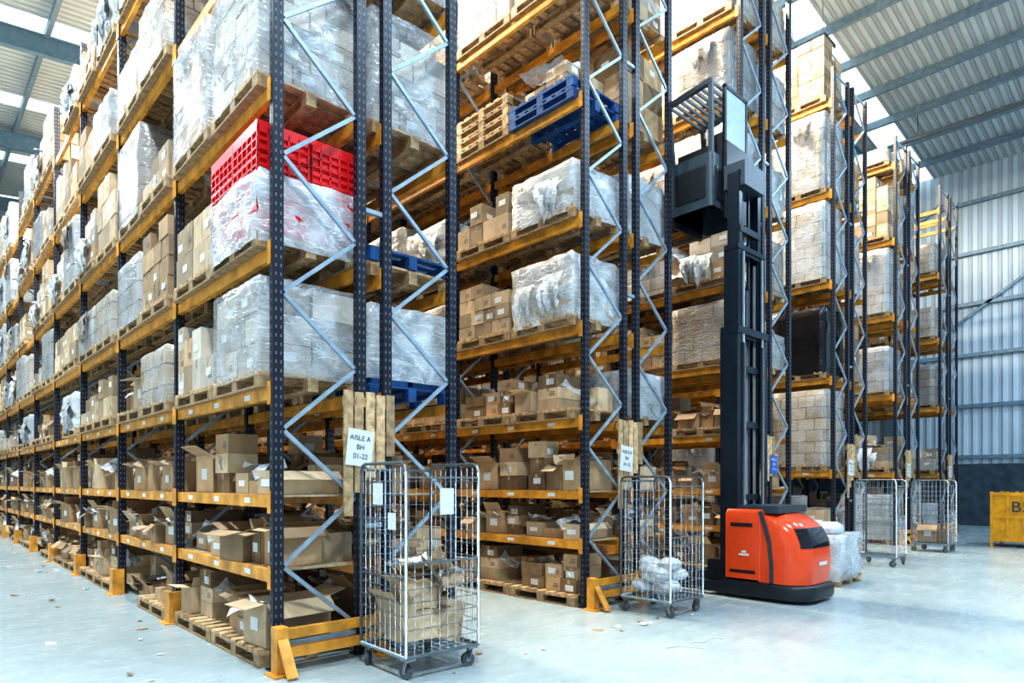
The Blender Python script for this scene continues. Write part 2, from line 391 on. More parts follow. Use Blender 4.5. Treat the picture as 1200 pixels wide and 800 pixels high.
mkT('K', 'black_wrapped_pallet_load', 1.6, fBlack)
def fBC(t, r):
    pallet(t, 'blue')
    for k in range(3):
        for (a, b) in ((-.48, -.01), (.01, .48)):
            for (c, d) in ((-.58, -.01), (.01, .58)):
                box(t, a+.02, b-.02, c+.02, d-.02, .155+k*.13, .27+k*.13, 'blue'); box(t, a, b, c, d, .245+k*.13, .28+k*.13, 'blue' if k != 1 else 'label')
    stack(t, .36, 'carton3', r, z0=.56, holes=.2); film(t, .2, .94, r, 'filmwhite')
mkT('BC', 'blue_crate_pallet_load', .98, fBC)
def fMess(t, r):
    pallet(t); y = -.56
    while y < .42:
        w = r.uniform(.24, .42); x = -.46
        while x < .3:
            d = r.uniform(.28, .44); h = r.uniform(.16, .34); z = .152
            for k in range(r.randint(1, 4)):
                carton(t, x, min(x+d, .49), y, min(y+w, .59), z, z+h, r.choice(['carton', 'carton2', 'carton3']), r); z += h+.003
            x += d+.01
        y += w+.01
for i in range(4): mkT('M%d' % i, 'mixed_carton_pallet_load', .95, fMess)
def fMessF(t, r):
    fMess(t, r)
    for k in range(5):
        crumple(t, (r.uniform(-.5, .2), r.uniform(-.5, .5), r.uniform(.4, .75)), .5, .6, rot(r.uniform(-.6, .6), r.uniform(-1.2, .2), r.uniform(0, 3)), .04, 'filmwhite', 7, r, True)
    for k in range(3):
        y = r.uniform(-.55, .2); drape(t, y, y+r.uniform(.2, .4), r.uniform(.5, .75), r.uniform(.35, .6), -.48, r)
for i in range(3): mkT('F%d' % i, 'film_draped_pallet_load', 1.0, fMessF)
def fSacks(t, r):
    pallet(t)
    for k in range(4):
        for (cx, cy) in ((-.25, -.38), (-.25, 0), (-.25, .38), (.25, -.38), (.25, 0), (.25, .38)):
            z = .152+k*.14; rings = []
            jx, jy = r.uniform(-.03, .03, 2)
            for q, s in ((0, .80), (.04, .97), (.08, 1.0), (.12, .93), (.15, .7)):
                rings.append([(cx+jx+x*s+r.uniform(-.008, .008), cy+jy+y*s, z+q) for x, y, _ in rrect(-.25, .25, -.18, .18, 0, .06, .06, 3)])
            loft(t, rings, 'bag')
for i in range(2): mkT('S%d' % i, 'white_sack_pallet_load', .75, fSacks)
def fOpen(h0, pal, t, r):
    z = 0
    if pal: pallet(t); z = .152
    y = -.58
    while y < .3:
        w = r.uniform(.26, .5); d = r.uniform(.35, .75); h = r.uniform(h0*.45, h0)
        if y+w > .6: w = .6-y
        if w < .15: break
        q = r.rand()
        if q < .5: open_carton(t, -.42+d/2+r.uniform(-.03, .12), y+w/2, z, d, w-.05, min(h*.8, .40), r.uniform(-.18, .18), r, r.choice(['carton', 'carton', 'carton2']))
        elif q < .95:
            zz = z; xo = r.uniform(0, .15)
            for k in range(r.randint(1, 4)):
                hh = h0/3*r.uniform(.8, 1); carton(t, -.44+xo+r.uniform(0, .05), -.44+xo+d*.9, y+r.uniform(0, .03), y+w-.02-r.uniform(0, .04), zz, zz+hh, r.choice(['carton', 'carton2', 'inside']), r); zz += hh+.003
        y += w
    for k in range(3):
        if r.rand() < .5: carton(t, .12, .44, -.5+k*.36, -.22+k*.36, z, z+h0*.6, 'carton2', r)
    for k in range(2):
        crumple(t, (r.uniform(-.4, 0), r.uniform(-.4, .4), z+h0*.55), .25, .3, rot(r.uniform(-.6, .6), r.uniform(-.9, .2), r.uniform(0, 3)), .03, r.choice(['label', 'carton2', 'filmwhite']), 4, r)
for i in range(9):
    mkT('P%d' % i, 'open_picking_cartons', .5, lambda t, r: fOpen(.46, False, t, r))
    mkT('Q%d' % i, 'open_cartons_on_pallet', .68, lambda t, r: fOpen(.54, True, t, r))
    mkT('R%d' % i, 'open_picking_cartons', .75, lambda t, r: fOpen(.70, False, t, r))
def fBluep(t, r): pallet(t, 'wood'); pallet(t, 'blue', z=.153)
mkT('BP', 'blue_pallet_stack', .31, fBluep)
def fBlueL(t, r):
    pallet(t, 'blue'); pallet(t, 'blue', z=.153); stack(t, .32, 'carton2', r, z0=.305, holes=.5, sx=.8, sy=.8); crumple(t, (-.2, 0, .64), .6, .8, rot(.1, -.4, 0), .04, 'filmwhite', 8, r, True)
mkT('BL', 'blue_pallet_load', .9, fBlueL)
def fWoodp(t, r):
    for k in range(4): pallet(t, 'wood', z=k*.153)
mkT('WP', 'empty_pallet_stack', .62, fWoodp)
def fRed(t, r):
    pallet(t); z = .155; ch = .225
    for k in range(4):
        for i in range(2):
            for j in range(2):
                x0 = -.49+i*.49; x1 = x0+.485; y0 = -.59+j*.59; y1 = y0+.585
                za, zb = z+k*ch, z+(k+1)*ch-.008
                box(t, x0+.02, x1-.02, y0+.02, y1-.02, za, zb-.05 if k == 3 else zb, 'red')
                for zz in (za+.02, za+.10, zb-.05):
                    hh = .03 if zz > zb-.06 else .014
                    box(t, x0, x1, y0, y0+.02, zz, zz+hh, 'red'); box(t, x0, x1, y1-.02, y1, zz, zz+hh, 'red')
                    box(t, x0, x0+.02, y0+.02, y1-.02, zz, zz+hh, 'red'); box(t, x1-.02, x1, y0+.02, y1-.02, zz, zz+hh, 'red')
                if k == 3:
                    box(t, x0, x1, y0, y0+.02, zb-.02, zb+.05, 'red'); box(t, x0, x0+.02, y0+.02, y1, zb-.02, zb+.05, 'red')
                    box(t, x1-.02, x1, y0+.02, y1, zb-.02, zb+.05, 'red'); box(t, x0+.02, x1-.02, y1-.02, y1, zb-.02, zb+.05, 'red')
                for q in range(6):
                    yy = y0+.0+(y1-y0-.02)*q/5; box(t, x0, x0+.02, yy, yy+.016, za, zb, 'red')
                    xx = x0+(x1-x0-.02)*q/5; box(t, xx, xx+.016, y0, y0+.02, za, zb, 'red')
    film2 = MB(); film(film2, .05, .68, r, 'filmwhite', sx=1.01, sy=1.21, amp=.02)
    t.merge(film2)
mkT('RED', 'red_crate_pallet_load', 1.25, fRed)
def green(t, r):
    pallet(t); stack(t, .35, 'green', r, holes=.3); film(t, .11, .4, r, 'filmclear')
mkT('G', 'green_crate_pallet_load', .6, green)

def place(key, x, y, z, clear=False):
    d = T[key]; k = 'me' if clear else 'meo'
    if d.get(k) is None:
        if clear: d[k] = d['mb'].mesh(d['name'])
        else:
            t = MB(); t.merge(d['mb'], remap=True); d[k] = t.mesh(d['name'])
    o = bpy.data.objects.new(d['name'], d[k]); S.collection.objects.link(o)
    o.location = (x, y, z); o.rotation_euler = (0, 0, random.uniform(-.015, .015))
    return o

# ---------------------------------------------------------------- racking
PITCH, RW, BAY = 4.075, 0.90, 2.67
GAP = 0.19
LOW = [.85, 1.5, 2.44, 3.65, 5.05, 6.6, 8.2]
LOW3 = LOW+[9.75]
TALL = [1.85, 3.85, 5.9, 7.85, 9.8]
NB = 12
def frame(mb, x0, x1, y, H):
    w, d = .095, .07
    for xc in (x0+w/2, x1-w/2):
        box(mb, xc-w/2, xc+w/2, y-d/2, y+d/2, .0, H, 'upright')
        box(mb, xc-w/2-.03, xc+w/2+.03, y-d/2-.03, y+d/2+.03, 0, .012, 'upright')
        e = .002
        for yy in (y-d/2-e,):
            for o in (-.022, .022):
                quad(mb, [[xc+o-.005, yy, .05], [xc+o+.005, yy, .05], [xc+o+.005, yy, H], [xc+o-.005, yy, H]], 'slots')
        xx = xc-w/2-e
        quad(mb, [[xx, y-.006, .05], [xx, y+.006, .05], [xx, y+.006, H], [xx, y-.006, H]], 'slots')
    z = .285; s = 1; dz = .595
    a, b = x0+w, x1-w
    bar(mb, (a, y, z-.08), (b, y, z-.08), .03, .035, 'brace')
    while z+dz < H:
        p, q = ((a, y, z), (b, y, z+dz)) if s == 0 else ((b, y, z), (a, y, z+dz))
        bar(mb, p, q, .03, .035, 'brace'); s = 1-s; z += dz
    bar(mb, (a, y, H-.1), (b, y, H-.1), .03, .035, 'brace')
def beams(mb, x0, x1, y, levels):
    for L in levels:
        h = .11
        for xc in (x0+.045, x1-.045):
            box(mb, xc-.028, xc+.028, y+.035, y+BAY-.035, L-h, L, 'beam')
            xo = xc-.055 if xc < (x0+x1)/2 else xc+.05
            for yy in (y+.0, y+BAY-.06):
                box(mb, xo-.002, xo+.006, yy-.0, yy+.06, L-.16, L+.04, 'beam')
        # location labels on the aisle-side beam
        if L < 2.6:
            for q in (.5, 1.3, 2.1): quad(mb, [[x0+.0155, y+q, L-.08], [x0+.0155, y+q+.14, L-.08], [x0+.0155, y+q+.14, L-.03], [x0+.0155, y+q, L-.03]], 'label')
        if L < 2.0 and levels is not TALL:
            box(mb, x0+.1, x1-.1, y+.06, y+BAY-.06, L-.02, L-.001, 'deck')
rnd = random.Random(11)
def pick(gap):
    h = gap-.15
    c = [k for k in T if k[0] in 'WCBMFS' and k not in ('BP', 'BL', 'WP', 'BC') and T[k]['h'] < h and T[k]['h'] > h*.5]
    wts = [2.4 if k[0] == 'W' else (2.4 if k[0] == 'B' else (1.5 if k[0] == 'C' else (.2 if k[0] == 'S' else 2.0))) for k in c]
    return rnd.choices(c, wts)[0]
HERO = {
 (0, 0, 4, 0): 'RED', (0, 0, 3, 0): 'W10', (0, 0, 5, 0): 'W30', (0, 0, 6, 0): 'W31', (0, 0, 4, 1): 'C21', (0, 0, 5, 1): 'W32', (0, 0, 3, 1): 'M0',
 (0, 0, 2, 0): 'P1', (0, 0, 2, 1): 'R2', (0, 0, 1, 0): 'P5', (0, 0, 7, 0): 'W30',
 (0, 1, 4, 0): 'BP', (0, 1, 3, 0): 'BC', (0, 1, 5, 0): 'W30', (0, 1, 5, 1): 'W20',
 (1, 0, 3, 0): 'Q2', (1, 0, 3, 1): 'Q3', (1, 0, 4, 0): 'B1', (1, 0, 4, 1): 'C11', (1, 0, 5, 0): 'B0', (1, 0, 5, 1): 'C01', (1, 0, 6, 0): 'BL', (1, 0, 6, 1): 'WP',
 (1, 1, 5, 0): 'B1', (1, 1, 6, 0): 'C30', (1, 0, 7, 0): 'C31', (2, 0, 5, 0): 'F0', (2, 0, 4, 0): 'W21', (2, 0, 6, 0): 'B3', (2, 0, 7, 0): 'W32', (2, 0, 8, 0): 'W41',
 (3, 0, 2, 0): 'K', (3, 0, 1, 0): 'W51', (3, 0, 3, 0): 'W50', (3, 0, 4, 0): 'W52', (3, 0, 5, 0): 'C40', (4, 0, 5, 0): 'G', (4, 0, 3, 0): 'W52', (4, 0, 4, 0): 'C51',
 (5, 0, 5, 0): None, (5, 1, 5, 0): None, (5, 0, 5, 1): None, (5, 1, 5, 1): None,
}
for r in range(6):
    X = r*PITCH
    lv = LOW if r == 0 else (LOW3 if r < 3 else TALL)
    H = {0: 9.3, 1: 10.9, 2: 10.9}.get(r, 10.5)
    rk = MB(); mass = MB()
    nb = NB if r < 2 else 8
    for side in (0, 1):
        x0 = X+side*(RW+GAP); x1 = x0+RW
        for b in range(nb+1):
            frame(rk, x0, x1, b*BAY, H)
            if side == 0 and b > 0:
                box(rk, x0-.09, x0-.05, b*BAY-.1, b*BAY+.1, 0, .36, 'beam')
                box(rk, x0-.05, x0+.06, b*BAY-.1, b*BAY-.06, 0, .36, 'beam'); box(rk, x0-.14, x0+.02, b*BAY-.14, b*BAY+.14, 0, .012, 'beam')
        for b in range(nb):
            beams(rk, x0, x1, b*BAY, lv)
            L = [0]+lv
            for k, z in enumerate(L):
                top = (L[k+1]-.11) if k+1 < len(L) else z+1.55
                for s in (0, 1):
                    y = b*BAY+.055+.06+.6+s*1.24
                    xc = (x0+x1)/2; key = None
                    if b == 0 and (r, side, k, s) in HERO:
                        key = HERO[(r, side, k, s)]
                        if key is None: continue
                    elif lv is not TALL and k <= 2:
                        key = rnd.choice(['Q', 'P', 'R'][k:k+1])+str(rnd.randint(0, 8))
                        if k == 0 and rnd.random() < .15: key = 'P3'
                        if k == 2 and rnd.random() < .15: key = 'P%d' % rnd.randint(0, 8)
                    else:
                        if rnd.random() < (.06 if k < len(L)-1 else .25): continue
                        key = pick(top-z)
                        if k == 3 and lv is not TALL and rnd.random() < .35: key = 'Q%d' % rnd.randint(0, 8)
                    jy = rnd.uniform(-.015, .015); jx = rnd.uniform(-.03, .02) if side == 0 else rnd.uniform(-.02, .03)
                    near = (b == 0) or (r == 0 and side == 0 and b < 3)
                    if near: place(key, xc+jx, y+jy, z+.001, clear=(r == 0 and b == 0) or (r == 1 and side == 0 and b == 0))
                    else: mass.merge(T[key]['mb'], (xc+jx, y+jy, z+.001), remap=True)
    for b in range(nb+1):
        for z in (1.2, 4.2, 7.4): bar(rk, (X+RW, b*BAY, z), (X+RW+GAP, b*BAY, z), .04, .04, 'brace')
    rk.obj('pallet_racking'); mass.obj('stored_pallet_loads')
    g = MB()
    x0, x1 = X-.06, X+RW+.12
    for z in (.13, .29): box(g, x0+.1, x1, -.20, -.14, z, z+.085, 'beam')
    for xc in (x0+.06, x1-.02):
        box(g, xc-.05, xc+.05, -.23, -.11, .012, .40, 'beam')
        box(g, xc-.10, xc+.10, -.30, -.08, 0, .014, 'beam')
    bar(g, (x0+.06, -.23, .30), (x0+.06, -.42, .02), .09, .02, 'beam')
    g.obj('rack_end_barrier')
    e = bpy.data.objects.new('aisle_sign_board', None); S.collection.objects.link(e)
    p = MB(); rr = random.Random(r)
    for i, (bx, za, zb) in enumerate(((.69, 1.28, 2.46), (.80, 1.5, 2.45), (.92, 1.66, 2.46), (1.03, 1.75, 2.44), (1.14, 1.86, 2.45))):
        box(p, X+bx-.045, X+bx+.045, -.085, -.065, za+rr.uniform(-.03, .03), zb, 'wood')
    for z in (2.0, 2.32): box(p, X+.65, X+1.19, -.063, -.042, z, z+.09, 'wood')
    p.obj('planks', e)
    s = MB(); R = rot(0, math.radians(6), 0); sxx = X+(.80 if r != 2 else 1.12)
    obox(s, (sxx, -.095, 1.93), (.27, .008, .34), R, 'label' if r != 2 else 'bluesign')
    s.obj('sign_plate', e)
    for i, tx in enumerate(('AISLE %s' % 'ABCDEF'[r], 'BH', '01-22')):
        cu = bpy.data.curves.new('t', 'FONT'); cu.body = tx; cu.size = .066; cu.align_x = 'CENTER'; cu.extrude = .0005
        to = bpy.data.objects.new('sign_text', cu); S.collection.objects.link(to)
        cu.materials.append(M['ink'] if r != 2 else M['label'])
        to.rotation_euler = (math.radians(90), math.radians(6), 0); to.location = (sxx, -.102, 2.0-i*.085); to.parent = e

# ---------------------------------------------------------------- roll cages
def roll_cage(x, y, rz, content, h=1.68, w=.36):
    e = bpy.data.objects.new('roll_cage', None); S.collection.objects.link(e); e.location = (x, y, 0); e.rotation_euler = (0, 0, rz)
    m = MB(); z0 = .19
    def rail(pts, r=.012):
        for a, b in zip(pts, pts[1:]): tube(m, a, b, r, 'steel', 8)
    for s in (-1, 1):
        x1 = s*w
        rail([(x1, -w, z0), (x1, -w, h-.07), (x1, -w+.02, h-.02), (x1, -w+.07, h), (x1, w-.07, h), (x1, w-.02, h-.02), (x1, w, h-.07), (x1, w, z0)], .014)
        rail([(x1, -w, .82), (x1, w, .82)], .008)
    rail([(-w, w, h-.05), (w, w, h-.05)]); rail([(-w, -w, .95), (w, -w, .95)], .010); rail([(-w, -w, h-.12), (w, -w, h-.12)], .008)
    rail([(-w, -w, z0), (w, -w, z0), (w, w, z0), (-w, w, z0), (-w, -w, z0)], .017)
    n = 9
    for i in range(1, n):
        t = -w+2*w*i/n
        for s in (-1, 1): tube(m, (s*w, t, z0), (s*w, t, h), .0038, 'steel', 4)
        tube(m, (t, w, z0), (t, w, h-.05), .0038, 'steel', 4)
        tube(m, (t, -w, z0), (t, -w, .95 if i not in (3, 6) else h-.12), .0038, 'steel', 4)
        tube(m, (t, -w, z0+.01), (t, w, z0+.01), .004, 'steel', 4); tube(m, (-w, t, z0+.015), (w, t, z0+.015), .004, 'steel', 4)
    z = z0+.11
    while z < h-.04:
        for s in (-1, 1): tube(m, (s*w, -w, z), (s*w, w, z), .0038, 'steel', 4)
        tube(m, (-w, w, z), (w, w, z), .0038, 'steel', 4)
        if z < .95: tube(m, (-w, -w, z), (w, -w, z), .0038, 'steel', 4)
        z += .11
    m.obj('cage_frame', e)
    c = MB()
    for sx in (-1, 1):
        for sy in (-1, 1):
            cx, cy = sx*(w-.05), sy*(w-.05); a = rs.uniform(0, 3); R = rot(0, 0, a)
            box(c, cx-.05, cx+.05, cy-.045, cy+.045, .155, .175, 'steel')
            u = R@np.array([1, 0, 0]); k = R@np.array([0, 1, 0]); ct = np.array([cx, cy, .062])+k*.025
            tube(c, ct-u*.017, ct+u*.017, .06, 'rubber', 16); tube(c, ct-u*.022, ct+u*.022, .022, 'steel', 8)
            for s in (-1, 1): bar(c, ct+u*.026*s, np.array([cx, cy, .16])+u*.026*s, .005, .04, 'steel')
    c.obj('casters', e)
    t = MB(); rr = np.random.RandomState(int(abs(x*100)) % 999)
    if content == 'cardboard':
        for i in range(46):
            z = .25+i*.0125; q = .14*(1-i/70)
            crumple(t, (rr.uniform(-q, q), rr.uniform(-q, q), z), rr.uniform(.25, .5), rr.uniform(.22, .40), rot(rr.uniform(-.55, .55), rr.uniform(-.55, .55), rr.uniform(0, 3)), .015, rr.choice(['carton', 'carton2', 'carton2', 'carton2']), 4, rr)
        for i in range(9): crumple(t, (rr.uniform(-.18, .18), rr.uniform(-.18, .18), .78+rr.uniform(0, .12)), .3, .16, rot(rr.uniform(-.9, .9), rr.uniform(-.9, .9), rr.uniform(0, 3)), .02, 'label' if i < 4 else 'carton2', 4, rr)
        # larger folded sheets standing against the mesh
        for (cx, cy, cz, a, b_, R) in ((-.08, -.28, .55, .42, .5, rot(1.35, 0, .05)), (.16, -.30, .42, .3, .35, rot(1.45, .3, 0)), (-.29, 0, .5, .45, .4, rot(0, 1.35, 0)), (-.27, -.1, .72, .4, .3, rot(.2, 1.1, .2)), (.05, -.2, .8, .4, .3, rot(.7, .2, .4))):
            crumple(t, (cx, cy, cz), a, b_, R, .012, 'carton2', 4, rr)
        t.obj('scrap_cardboard', e)
        t = MB()
        for (px, py, z, s) in ((-.385, .05, 1.5, .16), (-.385, -.18, 1.28, .12)):
            box(t, px-.004, px, py-s/2, py+s/2, z-s/2, z+s/2*1.3, 'label')
        box(t, -.05, .09, -.39, -.386, 1.34, 1.56, 'label')
        t.obj('paper_tags', e)
    elif content == 'bags':
        for i in range(16):
            cx, cy = rr.uniform(-.21, .21, 2); z = .28+.022*i; rings = []
            for k in range(7):
                a = math.pi*(k+.3)/7.3; q = math.sin(a)
                rings.append([(cx+math.cos(b)*.14*q*(1+rr.uniform(-.15, .15)), cy+math.sin(b)*.14*q*(1+rr.uniform(-.15, .15)), z-math.cos(a)*.08) for b in np.linspace(0, 2*math.pi, 12, endpoint=False)])
            loft(t, rings, 'bag')
        t.obj('plastic_bags', e)
    elif content == 'boxes':
        open_carton(t, 0, .1, .22, .5, .4, .4, .1, rr); carton(t, -.3, .2, -.3, -.12, .22, .5, 'carton', rr)
        t.obj('cartons', e)
roll_cage(1.03, -.72, math.radians(-2), 'cardboard', 1.77, .37)
roll_cage(4.66, -.80, 0, 'bags')
roll_cage(11.72, -1.10, .05, 'none', 1.66)
roll_cage(15.4, -1.10, 0, 'boxes', 1.66)

# ---------------------------------------------------------------- truck
tr = bpy.data.objects.new('order_picker_forklift', None); S.collection.objects.link(tr)
X0, X1 = 6.17, 7.27
m = MB()
def ring(y0, z, rn, ins=0, y1=-1.30): return rrect(X0+ins, X1-ins, y0, y1, z, rn, .02, 8)
loft(m, [ring(-1.97, .05, .30), ring(-1.99, .10, .30), ring(-1.99, .22, .30), ring(-1.95, .25, .30, .02)], 'truckblack', True)
prof = [(-1.93, .255, .02), (-1.945, .40, .015), (-1.95, .60, .015), (-1.93, .78, .02), (-1.88, .92, .03), (-1.80, 1.04, .05), (-1.68, 1.13, .08), (-1.55, 1.18, .12)]
loft(m, [ring(y, z, .30, i) for y, z, i in prof], 'truckred', True)
def sub(y, z, i, g): return rrect(X0+i-g, X1-i+g, y-g, -1.30, z, .30+g, .02, 8)
rings = [sub(-1.935, .74, .018, .006), sub(-1.93, .78, .02, .008), sub(-1.905, .86, .025, .008), sub(-1.86, .955, .034, .008), sub(-1.83, 1.0, .042, .006)]
n = len(rings[0]); idx = list(range(4, 17)); v = []; f = []
for rg in rings: v += [rg[i] for i in idx]
for k in range(len(rings)-1):
    for i in range(len(idx)-1): f.append([k*len(idx)+i, k*len(idx)+i+1, (k+1)*len(idx)+i+1, (k+1)*len(idx)+i])
m.add(v, f, 'visor', True)
pts = [(-1.34, 1.22), (-1.40, 1.05), (-1.47, .8), (-1.50, .5), (-1.50, .26)]
for (ya, za), (yb, zb) in zip(pts, pts[1:]): bar(m, (X0+.012, ya, za), (X0+.012, yb, zb), .03, .05, 'truckgrey')
quad(m, [[6.60, -1.958, .5], [6.85, -1.958, .5], [6.85, -1.958, .55], [6.60, -1.958, .55]], 'label')
m.obj('rear_hull', tr)
m = MB()
loft(m, [rrect(X0+.01, X1-.01, -1.36, -.82, z, .04, .04, 4) for z in (.28, .9, 1.18)]+[rrect(X0+.03, X1-.03, -1.34, -.84, 1.24, .04, .04, 4)], 'truckred', True)
box(m, X0-.003, X1+.003, -1.40, -.80, .05, .25, 'truckblack')
box(m, X0+.003, X0+.012, -1.27, -.90, .36, .40, 'truckblack')
loft(m, [[(X0-.004+k*.0, y, z) for y, z in ((-1.24, 1.0+k), (-.92, 1.0+k), (-.92, 1.05+k), (-1.24, 1.05+k))] for k in (0, .001)], 'truckblack', False)
box(m, X0+.0, X0+.01, -1.18, -1.04, .60, .63, 'label'); box(m, X0+.0, X0+.01, -1.14, -1.08, .64, .67, 'label')
box(m, X0+.10, X1-.10, -1.55, -.9, 1.19, 1.29, 'truckgrey')
m.obj('battery_body', tr)
m = MB()
for x in (X0+.02, X1-.16):
    box(m, x, x+.14, -.82, .75, .05, .20, 'truckblack')
    tube(m, (x+.02, .62, .085), (x+.12, .62, .085), .084, 'rubber', 16)
box(m, X0+.10, X1-.10, -.82, -.5, .06, .5, 'truckblack')
m.obj('support_legs', tr)
m = MB()
ym = -.84
def channel(x, y, z0, z1, w=.07, d=.14, s=1):
    box(m, x-w/2*s-.006, x-w/2*s+.006, y-d/2, y+d/2, z0, z1, 'mastteal')
    for yy in (y-d/2, y+d/2-.012): box(m, min(x-w/2*s, x+w/2*s), max(x-w/2*s, x+w/2*s), yy, yy+.012, z0, z1, 'mastteal')
for s, xx in ((1, X0+.15), (-1, X1-.15)):
    channel(xx, ym, .3, 3.75, .11, .26, s)
    channel(xx+s*.06, ym, 1.0, 4.95, .10, .22, s)
    channel(xx+s*.12, ym, 2.0, 6.05, .09, .18, s)
    tube(m, (xx+s*.12, ym-.13, 1.2), (xx+s*.12, ym-.13, 3.6), .035, 'truckblack', 8); tube(m, (xx+s*.12, ym-.13, 3.6), (xx+s*.12, ym-.13, 4.9), .02, 'steel', 8)
xm = (X0+X1)/2
tube(m, (xm, ym, 1.2), (xm, ym, 4.4), .055, 'truckblack', 10)
for dx in (-.09, .09): box(m, xm+dx-.02, xm+dx+.02, ym-.03, ym-.02, 1.2, 5.9, 'truckgrey')
for dx in (-.16, .17, .2): tube(m, (xm+dx, ym-.06, 1.2), (xm+dx, ym-.06, 4.8), .014, 'rubber', 6)
for z, a in ((1.35, 0), (2.4, 0), (3.68, 0), (3.2, .06), (4.88, .06), (5.98, .12), (5.2, .12)):
    box(m, X0+.12+a, X1-.12-a, ym-.10, ym-.04, z, z+.09, 'mastteal')
box(m, X0+.08, X1-.08, ym-.15, ym+.12, 3.72, 3.82, 'mastteal')
box(m, X0+.14, X1-.14, ym-.12, ym+.10, 4.93, 5.0, 'mastteal')
box(m, X0+.25, X1-.25, ym-.16, ym+.16, 5.85, 6.2, 'truckgrey')
m.obj('mast', tr)
m = MB()
ya, yb = -.62, .08
loft(m, [rrect(X0+.02, X1-.02, ya, yb, z, .05, .05, 4) for z in (5.60, 5.64, 6.3, 6.38)], 'truckgrey', False)
box(m, X0+.12, X0+.5, ya-.02, ya-.001, 5.72, 6.2, 'truckblack'); box(m, X0+.005, X0+.019, ya+.1, yb-.1, 5.74, 6.2, 'truckblack')
box(m, X0+.3, X1-.1, ya-.08, ya-.02, 5.5, 6.6, 'truckblack')
for x in (X0+.04, X1-.09):
    bar(m, (x+.025, ya+.04, 6.2), (x+.025, ya+.04, 7.42), .06, .06, 'truckgrey'); bar(m, (x+.025, yb-.04, 6.2), (x+.025, yb+.05, 7.34), .06, .06, 'truckgrey')
    bar(m, (x+.025, ya+.02, 7.42), (x+.025, yb+.10, 7.32), .07, .07, 'truckgrey')
for i in range(9):
    t = i/8; y = ya+.05+(yb-ya)*t; bar(m, (X0+.05, y, 7.425-.1*t), (X1-.05, y, 7.425-.1*t), .02, .045, 'truckgrey')
box(m, X0+.40, X0+1.0, ya+.05, ya+.40, 6.3, 6.80, 'truckblack')
box(m, X0+.08, X0+.3, ya+.1, yb-.1, 6.3, 6.5, 'truckblack')
tube(m, (X0+.30, ya+.2, 6.3), (X0+.30, ya+.2, 6.85), .05, 'rubber', 8)
ga, gb, gc, gd = X0+.36, X1-.16, 6.62, 7.40
box(m, ga, gb, ya-.03, ya-.015, gc, gd, 'glass')
for a, b_, c, d in ((ga-.05, ga, gc-.03, gd+.03), (gb, gb+.05, gc-.03, gd+.03), (ga-.05, gb+.05, gd, gd+.05), (ga-.05, gb+.05, gc-.06, gc)):
    box(m, a, b_, ya-.045, ya, c, d, 'truckblack')
m.obj('operator_cab', tr)
m = MB()
box(m, X0+.15, X1-.15, yb, yb+.06, 5.5, 6.05, 'truckblack')
for x in (xm-.3, xm+.2):
    box(m, x, x+.1, yb+.06, yb+.10, 5.5, 5.9, 'truckblack'); box(m, x, x+.1, yb+.06, yb+1.2, 5.5, 5.54, 'truckblack')
m.obj('forks', tr)

t = MB(); rr = np.random.RandomState(3)
fSacks(t, rr)
t2 = MB(); film(t2, .08, .78, rr, 'filmwhite', sx=1.06, sy=1.22, amp=.04); t.merge(t2)
for (cx, cy) in ((-.2, -.3), (.2, .1), (-.1, .3)):
    rings = [[(cx+x*s, cy+y*s, .80+q) for x, y, _ in rrect(-.26, .26, -.2, .2, 0, .08, .08, 3)] for q, s in ((0, .8), (.05, 1), (.12, .95), (.18, .6))]
    loft(t, rings, 'bag')
t.obj('bagged_goods_pallet', loc=(8.66, -1.03, 0), rz=.03)

st = MB(); sx0, sx1, sy0, sy1 = 17.7, 18.9, -4.4, -1.75
box(st, sx0+.03, sx1-.03, sy0+.03, sy1-.03, .16, .22, 'stillage')
for x in (sx0, sx1-.03): box(st, x+.01, x+.02, sy0, sy1, .2, 1.3, 'stillage')
for y in (sy0, sy1-.03): box(st, sx0+.02, sx1-.02, y+.01, y+.02, .2, 1.3, 'stillage')
for x in (sx0-.02, sx1-.04):
    for z in (.14, .72, 1.28): box(st, x, x+.06, sy0, sy1, z, z+.07, 'stillage')
    for i in range(9): y = sy0+(sy1-sy0-.06)*i/8; box(st, x-.005, x+.065, y, y+.06, 0 if i in (0, 8) else .14, 1.38, 'stillage')
for y in (sy0-.02, sy1-.04):
    for z in (.14, .72, 1.28): box(st, sx0+.04, sx1-.04, y, y+.06, z, z+.07, 'stillage')
so = st.obj('yellow_steel_stillage')
cu = bpy.data.curves.new('t', 'FONT'); cu.body = 'B5'; cu.size = .38; cu.extrude = .001; cu.materials.append(M['ink'])
to = bpy.data.objects.new('stencil_text', cu); S.collection.objects.link(to); to.parent = so
to.rotation_euler = (math.radians(90), 0, math.radians(-90)); to.location = (sx0-.03, sy1-.42, .88)

